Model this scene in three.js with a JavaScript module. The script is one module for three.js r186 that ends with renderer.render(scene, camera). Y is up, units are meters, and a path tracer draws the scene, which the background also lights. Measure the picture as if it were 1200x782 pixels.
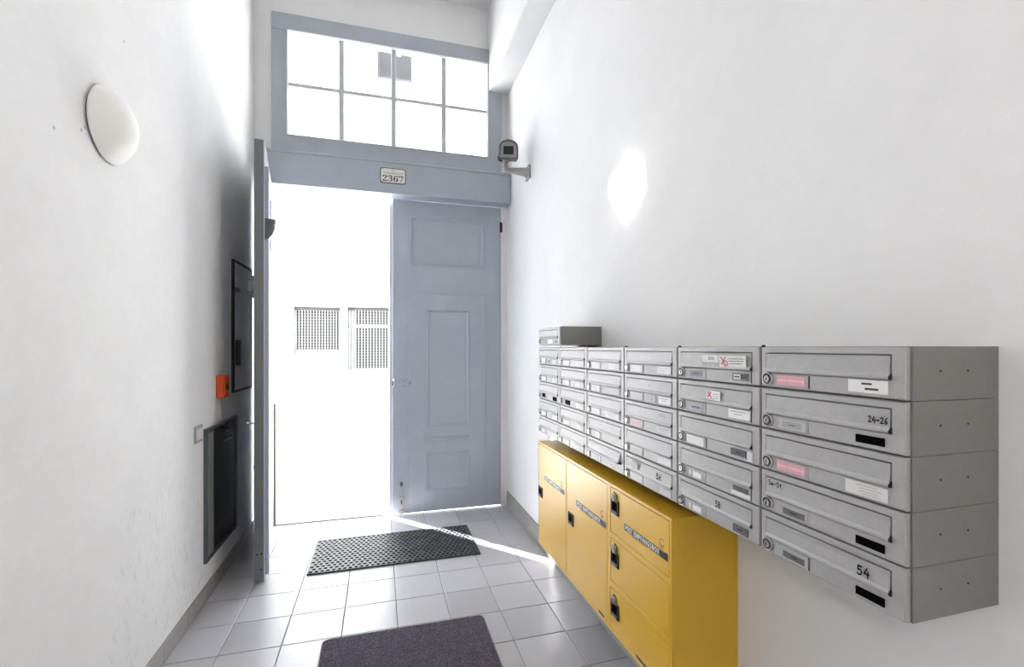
import * as THREE from 'three';
import { RoundedBoxGeometry } from 'three/addons/geometries/RoundedBoxGeometry.js';
import { mergeGeometries } from 'three/addons/utils/BufferGeometryUtils.js';
import { RectAreaLightUniformsLib } from 'three/addons/lights/RectAreaLightUniformsLib.js';

// ---------------------------------------------------------------- camera, sky, sun, exposure
const scene = new THREE.Scene();
const F = 544;                                             // focal length in pixels of the 1200 x 782 frame
const camera = new THREE.PerspectiveCamera(2 * Math.atan(391 / F) * 180 / Math.PI, 1200 / 782, 0.05, 200);
camera.position.set(0, 1.61, 0);
camera.rotation.y = -Math.atan(154.5 / F);
camera.setViewOffset(1200, 782, 0, -16.5, 1200, 782);      // lens shifted up: horizon at pixel row 407.5
const renderer = new THREE.WebGLRenderer({ antialias: true });
renderer.toneMapping = THREE.LinearToneMapping;
renderer.toneMappingExposure = 2.7;
renderer.shadowMap.enabled = true;
renderer.shadowMap.type = THREE.PCFSoftShadowMap;
RectAreaLightUniformsLib.init();
scene.background = new THREE.Color(0.88, 0.95, 1.0);       // bright thin overcast sky
scene.backgroundIntensity = 2.9;
const SUN_EL = 48 * Math.PI / 180;
const sun = new THREE.DirectionalLight(0xfffcf8, 27);
sun.position.set(-0.666 * Math.cos(SUN_EL), Math.sin(SUN_EL), -0.746 * Math.cos(SUN_EL)).multiplyScalar(22).add(new THREE.Vector3(0, 0, -5));
sun.target.position.set(0, 0, -5);
sun.castShadow = true;
sun.shadow.mapSize.set(4096, 4096);
Object.assign(sun.shadow.camera, { left: -14, right: 14, top: 14, bottom: -14, near: 1, far: 60 });
sun.shadow.bias = -0.0004;
sun.name = 'sun';
scene.add(sun, sun.target);
const LAMP_POWER = 8, BACK_FILL_POWER = 29, BACK_FILL_COLOR = 0xfff9f2;  // the back pair is unseen fill, added to brighten the passage

// ---------------------------------------------------------------- helpers
let seed = 7;
const rnd = () => { seed = (seed * 1664525 + 1013904223) >>> 0; return seed / 4294967296; };
const names = new Map();
function numbered(name) {
  const n = names.get(name) || 0; names.set(name, n + 1);
  return n ? name + '_' + String(n).padStart(3, '0') : name;
}
function metreUV(g) {                                       // uv in metres, by the main direction of each face
  if (g.index) g = g.toNonIndexed();
  const p = g.attributes.position, n = g.attributes.normal, uv = new Float32Array(p.count * 2);
  for (let i = 0; i < p.count; i++) {
    const ax = Math.abs(n.getX(i)), ay = Math.abs(n.getY(i)), az = Math.abs(n.getZ(i));
    const x = p.getX(i), y = p.getY(i), z = p.getZ(i);
    const [u, v] = ax >= ay && ax >= az ? [z, y] : ay >= az ? [x, z] : [x, y];
    uv[i * 2] = u; uv[i * 2 + 1] = v;
  }
  g.setAttribute('uv', new THREE.BufferAttribute(uv, 2));
  return g;
}
const clean = (g) => {
  g = g.index ? g.toNonIndexed() : g;
  for (const k of Object.keys(g.attributes)) if (!['position', 'normal', 'uv'].includes(k)) g.deleteAttribute(k);
  return g;
};
const merge = (list) => (list.length === 1 ? list[0] : mergeGeometries(list.map(clean)));
const bx = (x0, x1, y0, y1, z0, z1) => new THREE.BoxGeometry(x1 - x0, y1 - y0, z1 - z0).translate((x0 + x1) / 2, (y0 + y1) / 2, (z0 + z1) / 2);
const rb = (x0, x1, y0, y1, z0, z1, r = 0.003, s = 2) => new RoundedBoxGeometry(x1 - x0, y1 - y0, z1 - z0, s, r).translate((x0 + x1) / 2, (y0 + y1) / 2, (z0 + z1) / 2);
const cyl = (r0, r1, h, seg = 24) => new THREE.CylinderGeometry(r0, r1, h, seg);
function tube(points, r, seg = 32, rad = 10) {
  return new THREE.TubeGeometry(new THREE.CatmullRomCurve3(points.map((p) => new THREE.Vector3(...p))), seg, r, rad);
}
function rectShape(x0, x1, y0, y1, holes = []) {
  const s = new THREE.Shape([[x0, y0], [x1, y0], [x1, y1], [x0, y1]].map((p) => new THREE.Vector2(...p)));
  for (const [a, b, c, d] of holes) s.holes.push(new THREE.Path([[a, c], [a, d], [b, d], [b, c]].map((p) => new THREE.Vector2(...p))));
  return s;
}
const plate = (shape, depth, bevel = 0) => new THREE.ExtrudeGeometry(shape, bevel
  ? { depth: depth - bevel, bevelEnabled: true, bevelThickness: bevel, bevelSize: bevel, bevelOffset: -bevel, bevelSegments: 1 }
  : { depth, bevelEnabled: false });
function frameSweep(x0, x1, y0, y1, profile) {              // a mitred moulding round a rectangle; profile = [inset, z] from the outside in
  const pos = [], ring = (i) => { const [d, z] = profile[i]; return [[x0 + d, y0 + d, z], [x1 - d, y0 + d, z], [x1 - d, y1 - d, z], [x0 + d, y1 - d, z]]; };
  for (let i = 0; i + 1 < profile.length; i++) {
    const a = ring(i), b = ring(i + 1);
    for (let k = 0; k < 4; k++) { const m = (k + 1) % 4; pos.push(...a[k], ...a[m], ...b[m], ...a[k], ...b[m], ...b[k]); }
  }
  const g = new THREE.BufferGeometry();
  g.setAttribute('position', new THREE.Float32BufferAttribute(pos, 3));
  g.computeVertexNormals();
  return metreUV(g);
}
function prismZ(profile, z0, z1) {                          // a closed profile in x, y swept along z
  const s = new THREE.Shape(profile.map((p) => new THREE.Vector2(...p)));
  return new THREE.ExtrudeGeometry(s, { depth: z1 - z0, bevelEnabled: false }).translate(0, 0, z0);
}
function obj(name, geometry, material, parent = scene) {
  const m = new THREE.Mesh(Array.isArray(geometry) ? merge(geometry) : geometry, material);
  m.name = parent === scene ? numbered(name) : name;
  m.castShadow = m.receiveShadow = true;
  parent.add(m);
  return m;
}
function part(name, geometry, material, parent, label) {    // parts get running numbers within their thing
  const taken = parent.children.filter((c) => c.userData.stem === name).length;
  const m = obj(taken ? name + '_' + String(taken).padStart(3, '0') : name, geometry, material, parent);
  m.userData.stem = name;
  if (label) m.userData.label = label;
  return m;
}
function thing(name, label, category, [x, y, z] = [0, 0, 0], turn = 0, group) {
  const o = new THREE.Group(); o.name = numbered(name); scene.add(o);
  o.position.set(x, y, z); o.rotation.y = turn;
  o.userData = { label, category };
  if (group) o.userData.group = group;
  return o;
}
function struct(name, label, geometry, material) {
  const o = geometry ? obj(name, geometry, material) : Object.assign(new THREE.Group(), { name: numbered(name) });
  if (!geometry) scene.add(o);
  o.userData = { kind: 'structure', label };
  return o;
}

// ---------------------------------------------------------------- textures
function canvas(w, h) { const c = document.createElement('canvas'); c.width = w; c.height = h; return c; }
function tex(c, srgb = true, repeat = true) {
  const t = new THREE.CanvasTexture(c);
  if (srgb) t.colorSpace = THREE.SRGBColorSpace;
  if (repeat) t.wrapS = t.wrapT = THREE.RepeatWrapping;
  t.magFilter = THREE.LinearFilter;
  return t;
}
function noiseField(n, cells, rand) {                       // tiling value noise, n x n, 0..1
  const g = Float32Array.from({ length: cells * cells }, rand), out = new Float32Array(n * n);
  for (let y = 0; y < n; y++) for (let x = 0; x < n; x++) {
    const fx = x / n * cells, fy = y / n * cells, ix = Math.floor(fx), iy = Math.floor(fy);
    let tx = fx - ix, ty = fy - iy; tx = tx * tx * (3 - 2 * tx); ty = ty * ty * (3 - 2 * ty);
    const at = (a, b) => g[((b + cells) % cells) * cells + ((a + cells) % cells)];
    out[y * n + x] = (at(ix, iy) * (1 - tx) + at(ix + 1, iy) * tx) * (1 - ty) + (at(ix, iy + 1) * (1 - tx) + at(ix + 1, iy + 1) * tx) * ty;
  }
  return out;
}
function noiseTexture(n, octaves, lo, hi, tint = [1, 1, 1], srgb = true) {
  const sum = new Float32Array(n * n); let total = 0;
  for (const [cells, w] of octaves) { const f = noiseField(n, cells, rnd); for (let i = 0; i < sum.length; i++) sum[i] += f[i] * w; total += w; }
  const c = canvas(n, n), x = c.getContext('2d'), im = x.createImageData(n, n);
  for (let i = 0; i < sum.length; i++) {
    const v = lo + (hi - lo) * sum[i] / total;
    im.data[i * 4] = v * tint[0]; im.data[i * 4 + 1] = v * tint[1]; im.data[i * 4 + 2] = v * tint[2]; im.data[i * 4 + 3] = 255;
  }
  x.putImageData(im, 0, 0);
  return tex(c, srgb);
}
const plasterBump = noiseTexture(512, [[8, 0.8], [40, 0.8], [128, 1], [256, 0.7]], 0, 255, [1, 1, 1], false);
const plasterTone = noiseTexture(512, [[4, 1], [13, 1], [60, 0.5]], 234, 244, [1, 1, 1.004]);
plasterTone.repeat.set(0.31, 0.31);
const tileBump = noiseTexture(256, [[16, 1], [64, 1]], 0, 255, [1, 1, 1], false);
const steelTone = noiseTexture(256, [[5, 0.6], [40, 0.6], [128, 0.8]], 238, 255);
steelTone.repeat.set(2.2, 2.2);
const metalTone = noiseTexture(256, [[6, 0.6], [64, 0.8]], 242, 255);
metalTone.repeat.set(1.5, 1.5);
const carpetTone = noiseTexture(512, [[90, 0.8], [256, 1.6]], 60, 255, [0.98, 0.95, 1]);
carpetTone.repeat.set(1.4, 1.4);
const carpetBump = noiseTexture(512, [[128, 1], [256, 1]], 0, 255, [1, 1, 1], false);
carpetBump.repeat.set(2, 2);

// the left wall's own plaster: faint roller marks, scuffs and rubbed dirt low down by the hatch, one unit = 8.6 m x 5.1 m
function leftWallTexture() {
  const W = 2048, H = 1216, c = canvas(W, H), x = c.getContext('2d');
  const a = noiseField(512, 6, rnd), b = noiseField(512, 24, rnd), d = noiseField(512, 128, rnd), im = x.createImageData(W, H);
  for (let j = 0; j < H; j++) for (let i = 0; i < W; i++) {
    const k = ((j >> 1) & 511) * 512 + ((i >> 1) & 511), v = 233 + 6 * a[k] + 4 * b[k] + 3 * d[k], o = (j * W + i) * 4;
    im.data[o] = v; im.data[o + 1] = v; im.data[o + 2] = v + 1; im.data[o + 3] = 255;
  }
  x.putImageData(im, 0, 0);
  const px = (z, y) => [(z + 4.6) / 8.6 * W, H - y / 5.1 * H];
  for (let k = 0; k < 420; k++) {                           // rubbed grey scuffs
    const z = -2.3 - 1.1 * Math.pow(rnd(), 0.8), y = 0.12 + 0.75 * Math.pow(rnd(), 1.3), [u, v] = px(z, y);
    x.strokeStyle = `rgba(${120 + 30 * rnd()},${118 + 30 * rnd()},${116 + 30 * rnd()},${0.03 + 0.1 * rnd()})`;
    x.lineWidth = 0.8 + 1.8 * rnd(); x.beginPath(); x.moveTo(u, v);
    x.lineTo(u + (rnd() - 0.4) * 9, v - 3 - 12 * rnd()); x.stroke();
  }
  for (let k = 0; k < 26; k++) {
    const [u, v] = px(-1.2 - 2.2 * rnd(), 0.3 + 2.6 * rnd());
    x.strokeStyle = `rgba(250,250,250,${0.1 + 0.15 * rnd()})`; x.lineWidth = 1.5; x.beginPath(); x.moveTo(u, v); x.lineTo(u + 30 * rnd(), v - 8 + 6 * rnd()); x.stroke();
  }
  for (const [z, y] of [[-2.12, 2.44], [-2.1, 2.42], [-2.4, 2.94], [-1.95, 2.36]]) {
    const [u, v] = px(z, y); x.fillStyle = 'rgba(90,88,86,0.5)'; x.beginPath(); x.arc(u, v, 1.2, 0, 7); x.fill();
  }
  const t = tex(c);
  t.repeat.set(1 / 8.6, 1 / 5.1); t.offset.set(4.6 / 8.6, 0);
  return t;
}

// ---------------------------------------------------------------- materials
const std = (o) => new THREE.MeshStandardMaterial(o);
const phys = (o) => new THREE.MeshPhysicalMaterial(o);
const bumpOf = (t, r) => { const c = t.clone(); c.repeat.set(r, r); return c; };
const M = {
  plaster: std({ map: plasterTone, bumpMap: bumpOf(plasterBump, 1.6), bumpScale: 0.0007, roughness: 0.9 }),
  leftPlaster: std({ map: leftWallTexture(), bumpMap: bumpOf(plasterBump, 1.6), bumpScale: 0.0007, roughness: 0.9 }),
  grout: std({ color: 0x6f6d6c, roughness: 0.95 }),
  doorPaint: phys({ color: 0xb2b9c5, map: metalTone, roughness: 0.42, clearcoat: 0.15, clearcoatRoughness: 0.35 }),
  framePaint: phys({ color: 0xb0b6c0, map: metalTone, roughness: 0.5 }),
  muntinPaint: std({ color: 0xc3c5c8, roughness: 0.5 }),
  glass: phys({ color: 0xffffff, transmission: 1, thickness: 0, roughness: 0, ior: 1.5 }),
  steel: phys({ color: 0xb3b2b3, map: steelTone, roughness: 0.42, metalness: 0.25 }),
  steelBody: phys({ color: 0x8e8d8a, map: steelTone, roughness: 0.5, metalness: 0.2 }),
  chrome: std({ color: 0xc9c8c5, roughness: 0.25, metalness: 0.9 }),
  dark: std({ color: 0x141414, roughness: 0.5 }),
  blackLabel: phys({ color: 0x040404, roughness: 0.9, specularIntensity: 0.1 }),
  keyhole: std({ color: 0x3a3937, roughness: 0.5, metalness: 0.5 }),
  holder: phys({ color: 0xb4b4b5, roughness: 0.25, metalness: 0.1 }),
  darkPlate: std({ color: 0x6c6b6e, roughness: 0.35, metalness: 0.4 }),
  yellow: phys({ color: 0xe4b424, roughness: 0.36, clearcoat: 0.5, clearcoatRoughness: 0.3 }),
  mat: std({ color: 0x35363a, roughness: 0.42 }),
  carpet: std({ color: 0x7c7787, map: carpetTone, bumpMap: carpetBump, bumpScale: 0.004, roughness: 1 }),
  carpetEdge: std({ color: 0x84828a, roughness: 0.9 }),
  opal: phys({ color: 0xf8f8f5, roughness: 0.5 }),
  glow: phys({ color: 0xf4f4f0, roughness: 0.2, emissive: 0xfffdf6, emissiveIntensity: 1.3 }),
  whitePlastic: std({ color: 0xe6e6e4, roughness: 0.4 }),
  greyPlastic: std({ color: 0xa9a8a6, roughness: 0.45 }),
  orange: std({ color: 0xd9551c, roughness: 0.45 }),
  hatch: phys({ color: 0x30343a, roughness: 0.16, metalness: 0.5 }),
  hatchFrame: std({ color: 0x5d6166, roughness: 0.4, metalness: 0.4 }),
  cabinet: std({ color: 0xd4d5d6, map: steelTone, roughness: 0.55 }),
  pavement: std({ color: 0xc6c5c2, map: plasterTone, roughness: 0.9 }),
  facade: std({ color: 0xf0efec, map: plasterTone, roughness: 0.95 }),
  plinth: std({ color: 0xcdd3da, roughness: 0.95 }),
  windowTopGrey: std({ color: 0x37383a, roughness: 0.8 }),
  sill: std({ color: 0x606468, roughness: 0.9 }),
  darkInterior: std({ color: 0x191a1b, roughness: 0.9 }),
  grille: std({ color: 0x6a6b6b, roughness: 0.7 }),
  lantern: std({ color: 0x515255, roughness: 0.5, metalness: 0.3 }),
  stone: std({ color: 0x6d655b, map: plasterTone, bumpMap: bumpOf(plasterBump, 3), bumpScale: 0.01, roughness: 1 }),
  greyEdge: std({ color: 0x75787e, map: steelTone, roughness: 0.6 }),
  silver: std({ color: 0x8f8d8a, roughness: 0.5, metalness: 0.5 }),
  signWhite: std({ color: 0xdedcd4, roughness: 0.3 }),
  skirting: std({ color: 0x9c9a97, roughness: 0.45 }),
};
const tileMats = [0xb2b1b6, 0xb7b6bb, 0xadacb1, 0xb4b3b7, 0xb9b8be].map((c) => phys({ color: c, bumpMap: tileBump, bumpScale: 0.0004, roughness: 0.3, clearcoat: 0.25, clearcoatRoughness: 0.25 }));

// ---------------------------------------------------------------- the room
const XL = -1.07, XR = 1.25, ZF = -4.58, ZOUT = -5.66, ZB = 2.4, H = 5.02, T = 0.3;
const DX0 = -0.93, DX1 = 1.185;                             // gateway opening
const uvm = (list) => merge(list.map((g) => metreUV(g)));

const floor = struct('floor', 'grey square ceramic tile floor of the entrance passage', uvm([bx(XL - T, XR + T, -0.12, -0.008, ZF - 0.03, ZB + T)]), M.grout);
{
  const PX = 0.3055, PZ = 0.296, X0 = 0.0975, Z0 = -2.75, J = 0.0022;
  const xs = []; for (let k = -4; k <= 3; k++) xs.push([X0 + k * PX, X0 + (k + 1) * PX]);
  const geos = new Map(), beyond = [];
  const geoOf = (w, d) => {
    const key = w.toFixed(3) + '/' + d.toFixed(3);
    if (!geos.has(key)) {
      const b = 0.002, s = rectShape(-w / 2 + b, w / 2 - b, -d / 2 + b, d / 2 - b);
      geos.set(key, metreUV(new THREE.ExtrudeGeometry(s, { depth: 0.006, bevelEnabled: true, bevelThickness: 0.0015, bevelSize: b, bevelSegments: 1 }).rotateX(-Math.PI / 2).translate(0, -0.0075, 0)));
    }
    return geos.get(key);
  };
  for (let r = -7; r < 22; r++) {
    const z0 = Math.max(Z0 + r * PZ, ZF - 0.03), z1 = Math.min(Z0 + (r + 1) * PZ, ZB);
    if (z1 - z0 < 0.01) continue;
    for (const [a, b] of xs) {
      const x0 = Math.max(a, XL), x1 = Math.min(b, XR);
      if (x1 - x0 < 0.01) continue;
      const g = geoOf(x1 - x0 - 2 * J, z1 - z0 - 2 * J), cx = (x0 + x1) / 2, cz = (z0 + z1) / 2;
      if (z1 > -0.9) { beyond.push(g.clone().translate(cx, 0, cz)); continue; }
      const t = part('tile', g, tileMats[Math.floor(rnd() * tileMats.length)], floor);
      t.position.set(cx, (rnd() - 0.5) * 0.0006, cz);
      t.rotation.set((rnd() - 0.5) * 0.002, 0, (rnd() - 0.5) * 0.002);
    }
  }
  part('floor_tiles', beyond, tileMats[0], floor).userData.kind = 'stuff';
}
struct('wall_left', 'white plastered wall with scuffs on the left of the passage', metreUV(bx(XL - T, XL, -0.1, H + 0.2, ZF - 0.4, ZB + T)), M.leftPlaster);
struct('wall_right', 'white plastered wall behind the letterboxes', metreUV(bx(XR, XR + T, -0.1, H + 0.2, ZF - 0.4, ZB + T)), M.plaster);
struct('wall_back', 'white plastered wall behind the viewer', metreUV(bx(XL - T, XR + T, -0.1, H + 0.2, ZB, ZB + T)), M.plaster);
struct('ceiling', 'white plastered ceiling', metreUV(bx(XL - T, XR + T, H, H + 0.25, ZF - 0.4, ZB + T)), M.plaster);
struct('trim_1', 'white boxed-in beam under the ceiling along the right wall', metreUV(rb(1.05, XR + 0.02, 4.185, H + 0.02, ZF - 0.01, ZB + 0.02, 0.012)), M.plaster);
struct('wall_front', 'thick white outer wall with the gateway opening', uvm([
  bx(-9, DX0, -0.1, 9, ZOUT, ZF), bx(DX1, 9, -0.1, 9, ZOUT, ZF),
  bx(DX0, DX1, 4.6, 9, -4.7, ZF), bx(DX0, DX1, 4.95, 9, ZOUT, -4.7)]), M.plaster);

// skirting of cut floor tiles
function skirting(name, label, x0, x1, h, joints) {
  const b = struct(name, label);
  for (let i = 0; i + 1 < joints.length; i++) part('tile', metreUV(rb(x0, x1, 0.001, h, joints[i] + 0.0015, joints[i + 1] - 0.0015, 0.003)), M.skirting, b);
}
skirting('baseboard_left', 'grey tile skirting along the left wall', XL, XL + 0.012, 0.1, [-4.56, -4.3, -3.99, -3.68, -3.37, -3.06, -2.755, -2.44, -2.13, -1.82, -1.5, 0, 2, ZB - 0.01]);
skirting('baseboard_right', 'grey tile skirting along the right wall', XR - 0.012, XR, 0.155, [-4.56, -3.95, -3.34, -2.73, -2.12, -1.5, 0, 2, ZB - 0.01]);

// ---------------------------------------------------------------- gateway: lintel, transom window, two door leaves
{
  const l = struct('trim_2', 'grey-blue painted wooden lintel beam over the gateway');
  part('beam', metreUV(rb(-0.937, 1.243, 3.035, 3.315, -4.6, -4.43, 0.006)), M.framePaint, l);
  part('ledge', metreUV(rb(-0.945, 1.245, 3.312, 3.335, -4.6, -4.42, 0.008)), M.framePaint, l);
  const w = struct('window_1', 'grey-blue wooden transom window of eight panes above the gateway');
  const gx = [-0.795, -0.345, 0.125, 0.602, 1.034], gy = [3.525, 3.986, 4.45], mw = 0.0225;
  part('window_frame', [
    metreUV(rb(-0.93, 1.183, 4.45, 4.605, -4.63, -4.545, 0.006)), metreUV(rb(-0.93, 1.183, 3.335, 3.525, -4.63, -4.545, 0.006)),
    metreUV(rb(-0.93, -0.795, 3.52, 4.455, -4.63, -4.55, 0.006)), metreUV(rb(1.034, 1.183, 3.52, 4.455, -4.63, -4.55, 0.006))], M.framePaint, w);
  part('beading', frameSweep(-0.81, 1.049, 3.51, 4.465, [[0, -4.545], [0.004, -4.536], [0.011, -4.536], [0.018, -4.55], [0.018, -4.58]]), M.muntinPaint, w);
  for (const x of gx.slice(1, 4)) part('muntin', metreUV(rb(x - mw, x + mw, 3.52, 4.455, -4.615, -4.565, 0.008)), M.muntinPaint, w);
  part('muntin', metreUV(rb(-0.8, 1.04, 3.986 - mw * 0.8, 3.986 + mw * 0.8, -4.612, -4.568, 0.007)), M.muntinPaint, w);
  for (let i = 0; i < 4; i++) for (let j = 0; j < 2; j++)
    part('pane', bx(gx[i] + (i ? 0.012 : 0), gx[i + 1] - (i < 3 ? 0.012 : 0), gy[j] + (j ? 0.01 : 0), gy[j + 1] - (j ? 0 : 0.01), -4.593, -4.59), M.glass, w);
}
function leafBody(parent, W, top, flip) {                   // x from the free edge (0) to the hinge (W), inner face at z = 0; flip puts the hinge at x = 0
  const fx = (a, b) => (flip ? [W - b, W - a] : [a, b]);
  const R = (a, b, y0, y1, z0, z1, r = 0.003) => { const [p, q] = fx(a, b); return metreUV(rb(p, q, y0, y1, z0, z1, r)); };
  const FS = (a, b, y0, y1, prof) => { const [p, q] = fx(a, b); return frameSweep(p, q, y0, y1, prof); };
  // stiles and rails with a real opening for the upper panel
  const [h0, h1] = fx(0.172, 0.887);
  part('leaf', metreUV(plate(rectShape(0, W, 0, top, [[h0, h1, 2.395, 2.86]]), 0.06, 0.002).translate(0, 0, -0.06)), M.doorPaint, parent);
  part('upper_panel', [R(0.16, 0.9, 2.385, 2.87, -0.045, -0.018), FS(0.165, 0.894, 2.388, 2.867, [[0, 0], [0.003, 0.007], [0.012, 0.007], [0.024, -0.006], [0.03, -0.018]])], M.doorPaint, parent);
  // lower board planted on the leaf, with two framed panels and a moulded strip
  const [a0, a1] = fx(0.148, 0.908), [b0, b1] = fx(0.329, 0.732), [c0, c1] = fx(0.318, 0.732);
  part('lower_board', [metreUV(plate(rectShape(a0, a1, 0.012, 2.12, [[b0, b1, 0.84, 1.965], [c0, c1, 0.218, 0.578]]), 0.012, 0.003))], M.doorPaint, parent);
  const prof = [[-0.012, 0.012], [-0.008, 0.02], [0.006, 0.02], [0.018, 0.006], [0.024, 0.002]];
  part('tall_panel', [R(0.325, 0.736, 0.836, 1.969, -0.002, 0.004, 0.001), FS(0.329, 0.732, 0.84, 1.965, prof)], M.doorPaint, parent);
  part('bottom_panel', [R(0.314, 0.736, 0.214, 0.582, -0.002, 0.004, 0.001), FS(0.318, 0.732, 0.218, 0.578, prof)], M.doorPaint, parent);
  part('moulding_strip', [R(0.302, 0.74, 0.7, 0.724, 0.008, 0.03, 0.006)], M.doorPaint, parent);
}
{
  const d = struct('door_2', 'closed right leaf of the grey-blue panelled wooden gate');
  d.position.set(0.114, 0.012, ZF);
  leafBody(d, 1.069, 3.02, false);
  part('meeting_lip', metreUV(rb(-0.03, 0.03, 0.0, 3.015, -0.085, -0.055, 0.005)), M.doorPaint, d);
  // rim lock: case, screws, knob; dark keep in the free edge
  const lock = part('rim_lock', [rb(0.008, 0.15, 1.22, 1.292, 0, 0.028, 0.004), rb(0.13, 0.178, 1.238, 1.274, 0, 0.02, 0.006)], M.doorPaint, d);
  part('screw', [[0.02, 1.282], [0.02, 1.23], [0.11, 1.282], [0.11, 1.23]].map(([x, y]) => cyl(0.005, 0.005, 0.006, 10).rotateX(Math.PI / 2).translate(x, y, 0.029)), M.dark, lock);
  part('thumb_knob', [cyl(0.011, 0.013, 0.03, 16).rotateX(Math.PI / 2).translate(0.163, 1.256, 0.03), rb(0.154, 0.172, 1.25, 1.262, 0.04, 0.056, 0.003)], M.chrome, lock);
  part('latch_hole', rb(-0.002, 0.006, 1.235, 1.277, -0.03, 0.012, 0.001), M.dark, d);
  // bolt at the foot
  const bolt = part('foot_bolt', [rb(0.058, 0.104, 0.04, 0.165, 0, 0.02, 0.004), cyl(0.008, 0.008, 0.17, 14).translate(0.083, 0.22, 0.014), rb(0.06, 0.102, 0.006, 0.04, 0, 0.034, 0.004)], M.greyPlastic, d);
  part('bolt_slot', rb(0.077, 0.087, 0.1, 0.14, 0.018, 0.0225, 0.001), M.dark, bolt);
  part('bolt_knob', rb(0.072, 0.094, 0.272, 0.305, 0.002, 0.03, 0.006), M.hatchFrame, bolt);
  part('hinge', [cyl(0.011, 0.011, 0.1, 14).translate(1.066, 2.82, 0.01), rb(1.06, 1.085, 2.775, 2.865, -0.004, 0.005, 0.002)], M.dark, d);
}
{
  const d = struct('door_1', 'open left leaf of the grey-blue panelled wooden gate standing near the left wall');
  d.position.set(-0.98, 0.012, -4.527);
  d.rotation.y = -81.27 * Math.PI / 180;
  leafBody(d, 1.03, 3.02, true);
  // outer face: applied cover strip with a small carved capital
  part('cover_strip', metreUV(rb(0.9, 0.98, 0.02, 2.86, -0.088, -0.058, 0.008)), M.doorPaint, d);
  const cap = new THREE.ExtrudeGeometry(new THREE.Shape([[-0.058, 2.49], [-0.125, 2.49], [-0.125, 2.462], [-0.117, 2.452], [-0.122, 2.43], [-0.108, 2.39], [-0.085, 2.36], [-0.058, 2.345]].map((p) => new THREE.Vector2(...p))), { depth: 0.1, bevelEnabled: true, bevelSize: 0.004, bevelThickness: 0.004, bevelSegments: 2 });
  part('capital', metreUV(cap.rotateY(-Math.PI / 2).translate(0.99, 0, 0)), M.hatchFrame, d);
  part('rail_moulding', metreUV(rb(0.06, 0.84, 0.18, 2.2, -0.072, -0.058, 0.006)), M.doorPaint, d);
  // lock and lever on the inner face, screws in the edge
  part('bolt_case', [rb(0.93, 1.025, 1.985, 2.05, 0, 0.036, 0.004), rb(0.97, 1.0, 1.94, 2.09, 0, 0.02, 0.004)], M.hatchFrame, d);
  part('lever', [cyl(0.007, 0.007, 0.05, 12).rotateX(Math.PI / 2).translate(0.955, 1.075, 0.025), rb(0.87, 0.96, 1.068, 1.084, 0.042, 0.056, 0.005)], M.chrome, d);
  part('edge_strip', metreUV(rb(1.0285, 1.032, 0.002, 3.018, -0.058, -0.002, 0.001)), M.greyEdge, d, 'darker grey edge');  // darker grey strip over the free edge of the leaf
  part('edge_plate', [rb(1.028, 1.0335, 0.03, 0.2, -0.05, -0.012, 0.001)], M.greyEdge, d);
  for (const [y, z] of [[0.19, -0.045], [0.19, -0.018], [0.085, -0.042]]) part('screw', cyl(0.006, 0.006, 0.004, 10).rotateZ(Math.PI / 2).translate(1.0345, y, z), M.dark, d);
}
// worn stone corner stub and threshold
struct('trim_3', 'worn brown stone edge of the outer gateway jamb', metreUV(rb(DX0 - 0.004, DX0 + 0.018, 0, 1.1, -4.66, -4.625, 0.006)), M.stone);
struct('trim_4', 'low dark metal threshold strip under the gateway', metreUV(rb(DX0, 0.1, -0.01, 0.006, -4.632, -4.618, 0.002)), M.hatchFrame);

// ---------------------------------------------------------------- small wall things
{
  const s = thing('house_number_plate', 'small white enamel house number plate 2367 on the grey lintel', 'sign', [0.115, 3.196, -4.43]);
  const sh = new THREE.Shape(); const w = 0.115, h = 0.071, r = 0.026;
  sh.moveTo(-w + r, -h); sh.lineTo(w - r, -h); sh.quadraticCurveTo(w, -h, w, -h + r); sh.lineTo(w, h - r); sh.quadraticCurveTo(w, h, w - r, h); sh.lineTo(-w + r, h); sh.quadraticCurveTo(-w, h, -w, h - r); sh.lineTo(-w, -h + r); sh.quadraticCurveTo(-w, -h, -w + r, -h);
  part('rim', plate(sh, 0.006, 0.0015), M.dark, s, 'dark rim of the plate');
  const c = canvas(512, 316), x = c.getContext('2d');
  x.fillStyle = '#e2e0d8'; x.fillRect(0, 0, 512, 316); x.fillStyle = '#1c1b1b'; x.textAlign = 'center';
  x.font = 'bold 186px serif'; x.save(); x.translate(254, 284); x.scale(1.08, 1); x.fillText('2367', 0, 0); x.restore();
  x.font = 'italic 52px serif'; x.fillStyle = '#5a554c'; x.fillText('Conscriptions N', 258, 118);
  x.font = 'bold 40px serif'; x.fillStyle = '#1c1b1b'; x.fillText('X.', 256, 56);
  const face = new THREE.ShapeGeometry(sh, 8).scale(0.94, 0.905, 1).translate(0, 0, 0.0064), p = face.attributes.position;
  for (let i = 0; i < p.count; i++) face.attributes.uv.setXY(i, p.getX(i) / 0.22 + 0.5, p.getY(i) / 0.133 + 0.5);
  part('enamel_face', face, std({ map: tex(c, true, false), roughness: 0.3 }), s);
}
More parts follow.
